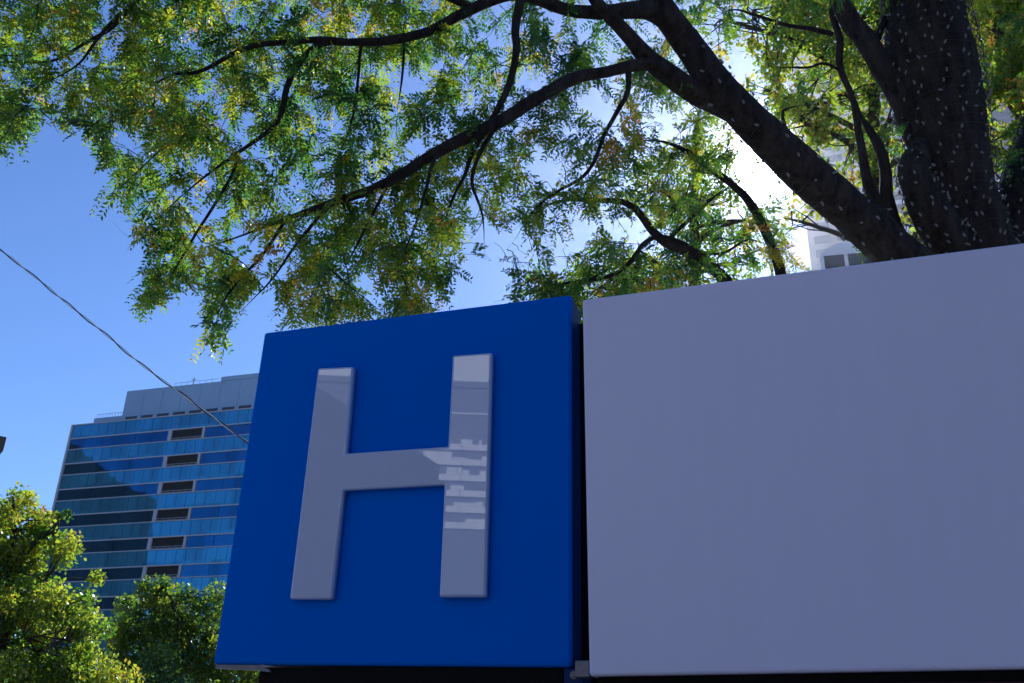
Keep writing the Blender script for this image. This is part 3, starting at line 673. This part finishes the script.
# ------------------------------------------------------------------ trees farther off
def leafy(name, label, cat, base, lobes, n, size, mk, hue0, seed, group=None, trunk_r=.22):
    """a tree whose crown is many leaves through the volume of its lobes; lobes = (centre, radii)"""
    rg = np.random.default_rng(seed); base = np.asarray(base, float)
    root = thing(name, label, cat, base, group=group)
    cen = np.array([c for c, _ in lobes]); top = cen[np.argmax(cen[:, 2])]; low = cen[:, 2].min()
    mean = cen.mean(axis=0)
    tp, tr = resample([base, base * .7 + np.array([mean[0], mean[1], low]) * .3, np.array([mean[0], mean[1], low]), (mean + top) / 2, top], [trunk_r, trunk_r * .85, trunk_r * .7, trunk_r * .35, .02], .25)
    tp[1:-1, :2] += rg.normal(0, .02, (len(tp) - 2, 2))
    limbs = []
    vol = np.array([np.prod(q) for _, q in lobes]) ** .67; vol /= vol.sum()
    sub_c, sub_r = [], []
    for (c, q), v in zip(lobes, vol):
        c = np.asarray(c, float); q = np.asarray(q, float)
        j = np.argmin(np.linalg.norm(tp - (c - np.array([0, 0, q[2] * .8])), axis=1)); a = tp[j]
        lp, lr = resample([a, (a + c) / 2 + np.array([0, 0, .15 * q[2]]), c, c + rg.normal(0, .5, 3) * q], [max(.03, tr[j] * .55), .05, .03, .008], .2); limbs.append((lp - base, lr))
        for k in range(max(8, int(75 * v * len(lobes) / 3))):     # clumps inside the lobe, nearer its skin
            d = rg.normal(0, 1, 3); d /= np.linalg.norm(d); rad = rg.uniform(.25, 1.12) ** .6
            cc = c + d * q * rad; sub_c.append(cc); sub_r.append(min(q) * rg.uniform(.16, .42))
            kk = len(lp) // 2 + rg.integers(0, max(1, len(lp) // 2)); limbs.append((np.array([lp[kk], (lp[kk] + cc) / 2 + rg.normal(0, .05, 3), cc]) - base, np.array([.018, .012, .005])))
    tube_obj('trunk', [(tp - base, tr)] + limbs, M['bark2'], root, 8, .05)
    sub_c = np.array(sub_c); sub_r = np.array(sub_r); w = sub_r ** 2; w /= w.sum()
    ch = rg.choice(len(sub_c), n, p=w); d = rg.normal(0, 1, (n, 3)); d /= np.linalg.norm(d, axis=1)[:, None]
    c = sub_c[ch] + d * (sub_r[ch] * rg.uniform(0, 1.25, n) ** .5)[:, None]
    ax = rg.normal(0, 1, (n, 3)) + np.array([0, 0, -.5]); ax /= np.linalg.norm(ax, axis=1)[:, None]
    nn = rg.normal(0, .8, (n, 3)) + np.array([0, 0, .8]); wv = np.cross(ax, nn); wv /= np.linalg.norm(wv, axis=1)[:, None] + 1e-9
    ln = (size * rg.uniform(.65, 1.3, n))[:, None]
    V = np.stack([c, c + ax * ln * .45 + wv * ln * .33, c + ax * ln, c + ax * ln * .45 - wv * ln * .33], axis=1)
    hue = hue0 + rg.normal(0, .13, len(sub_c))[ch] + rg.normal(0, .10, n); hue = np.where(rg.uniform(0, 1, n) < .012, .98, hue)
    link('crown', quads_mesh('crown', V - base, np.clip(hue, 0, 1)), M[mk], root)
    return root
def lobe(x, y, Y, rx, rz, ry=None):            # centre seen at x,y and radii in pixels at that distance
    c = at(x, y, Y); s = np.dot(c - CAM, _F) / FPX
    return (c, np.array([rx * s, (ry or rx) * s, rz * s]))
b_ = at(20, 683, 17)
leafy('leafy_tree', 'bright yellow green tree at the lower left corner, below the dark building', 'tree', (b_[0] - 1.0, 17, 0),
      [lobe(12, 530, 17, 42, 48), lobe(-30, 560, 17, 60, 80), lobe(45, 580, 16.8, 46, 60), lobe(66, 640, 16.6, 44, 52), lobe(10, 650, 16.5, 66, 60), lobe(40, 720, 16.5, 80, 60), lobe(-80, 640, 17.5, 70, 80), lobe(52, 532, 17, 18, 28)],
      78000, .078, 'leaf_broad', .52, 5)
b_ = at(170, 683, 25)
leafy('leafy_tree', 'darker green tree below the glass office block, left of the blue sign', 'tree', (b_[0] + 1.0, 25, 0),
      [lobe(150, 625, 25, 40, 46), lobe(190, 640, 25, 44, 54), lobe(235, 650, 25.5, 40, 48), lobe(120, 655, 25, 36, 44), lobe(175, 700, 25, 90, 50), lobe(165, 596, 25, 26, 22), lobe(270, 690, 26, 50, 50)],
      52000, .10, 'leaf_dark', .42, 6)
b_ = at(885, 300, 15)
leafy('leafy_tree', 'yellow green tree between the leaning limb and the thick trunk, in front of the tower', 'tree', (b_[0], 15, 0),
      [lobe(790, 40, 15, 60, 50), lobe(845, 95, 15, 56, 56), lobe(800, 120, 15.2, 40, 34), lobe(885, 170, 15, 34, 50), lobe(935, 225, 15, 44, 44), lobe(860, 20, 15.5, 60, 50), lobe(800, -60, 15.5, 90, 60), lobe(720, 20, 15.5, 46, 30), lobe(900, -80, 16, 90, 60), lobe(812, 190, 15, 30, 30), lobe(802, 222, 15, 22, 20), lobe(950, 150, 15.5, 40, 50), lobe(965, 60, 15.5, 40, 50), lobe(985, 0, 16, 60, 50), lobe(850, 150, 15.2, 34, 34), lobe(765, 90, 15, 26, 34)],
      40000, .115, 'leaf_broad', .56, 8, 'trees behind the locust')
b_ = at(1030, 300, 13)
leafy('leafy_tree', 'dense green tree right of the thick trunk at the right edge', 'tree', (b_[0] + .5, 13, 0),
      [lobe(1000, 40, 13, 50, 70), lobe(1040, 90, 13, 60, 70), lobe(1000, 150, 13, 40, 46), lobe(1050, -20, 13.5, 80, 70), lobe(1080, 180, 13, 60, 70), lobe(985, 215, 13.4, 36, 34), lobe(960, -60, 14, 70, 60)],
      38000, .11, 'leaf_broad', .60, 9, 'trees behind the locust')
b_ = at(660, 310, 19)
leafy('leafy_tree', 'pale thin crowned tree low behind the twigs, left of the sun above the white sign', 'tree', (b_[0], 19, 0),
      [lobe(620, 275, 19, 60, 26), lobe(690, 280, 19, 50, 26), lobe(560, 300, 19, 50, 24), lobe(740, 262, 19.5, 30, 20), lobe(650, 330, 19, 120, 40), lobe(700, 205, 19.5, 44, 40), lobe(655, 190, 19.5, 40, 36), lobe(738, 222, 19.5, 26, 34), lobe(690, 150, 20, 36, 26), lobe(728, 160, 20, 26, 30), lobe(772, 222, 20, 22, 26), lobe(700, 110, 20, 26, 20)],
      18000, .10, 'leaf_broad', .5, 10, 'trees behind the locust')

# ------------------------------------------------------------------ haze volume added to stand in for lens glare near the sun
hm = bpy.data.materials.new('glare_haze'); hm.use_nodes = True; t = hm.node_tree; t.nodes.clear()
vp = t.nodes.new('ShaderNodeVolumePrincipled'); vp.inputs['Color'].default_value = (0.95, 0.97, 1.0, 1); vp.inputs['Density'].default_value = 0.00006; vp.inputs['Anisotropy'].default_value = 0.85
o_ = t.nodes.new('ShaderNodeOutputMaterial'); t.links.new(vp.outputs[0], o_.inputs['Volume'])
bm = bmesh.new(); box(bm, -620, 620, -620, 620, -1.5, 222)
hz = obj('glare_veil', bm, hm); hz['kind'] = 'stuff'
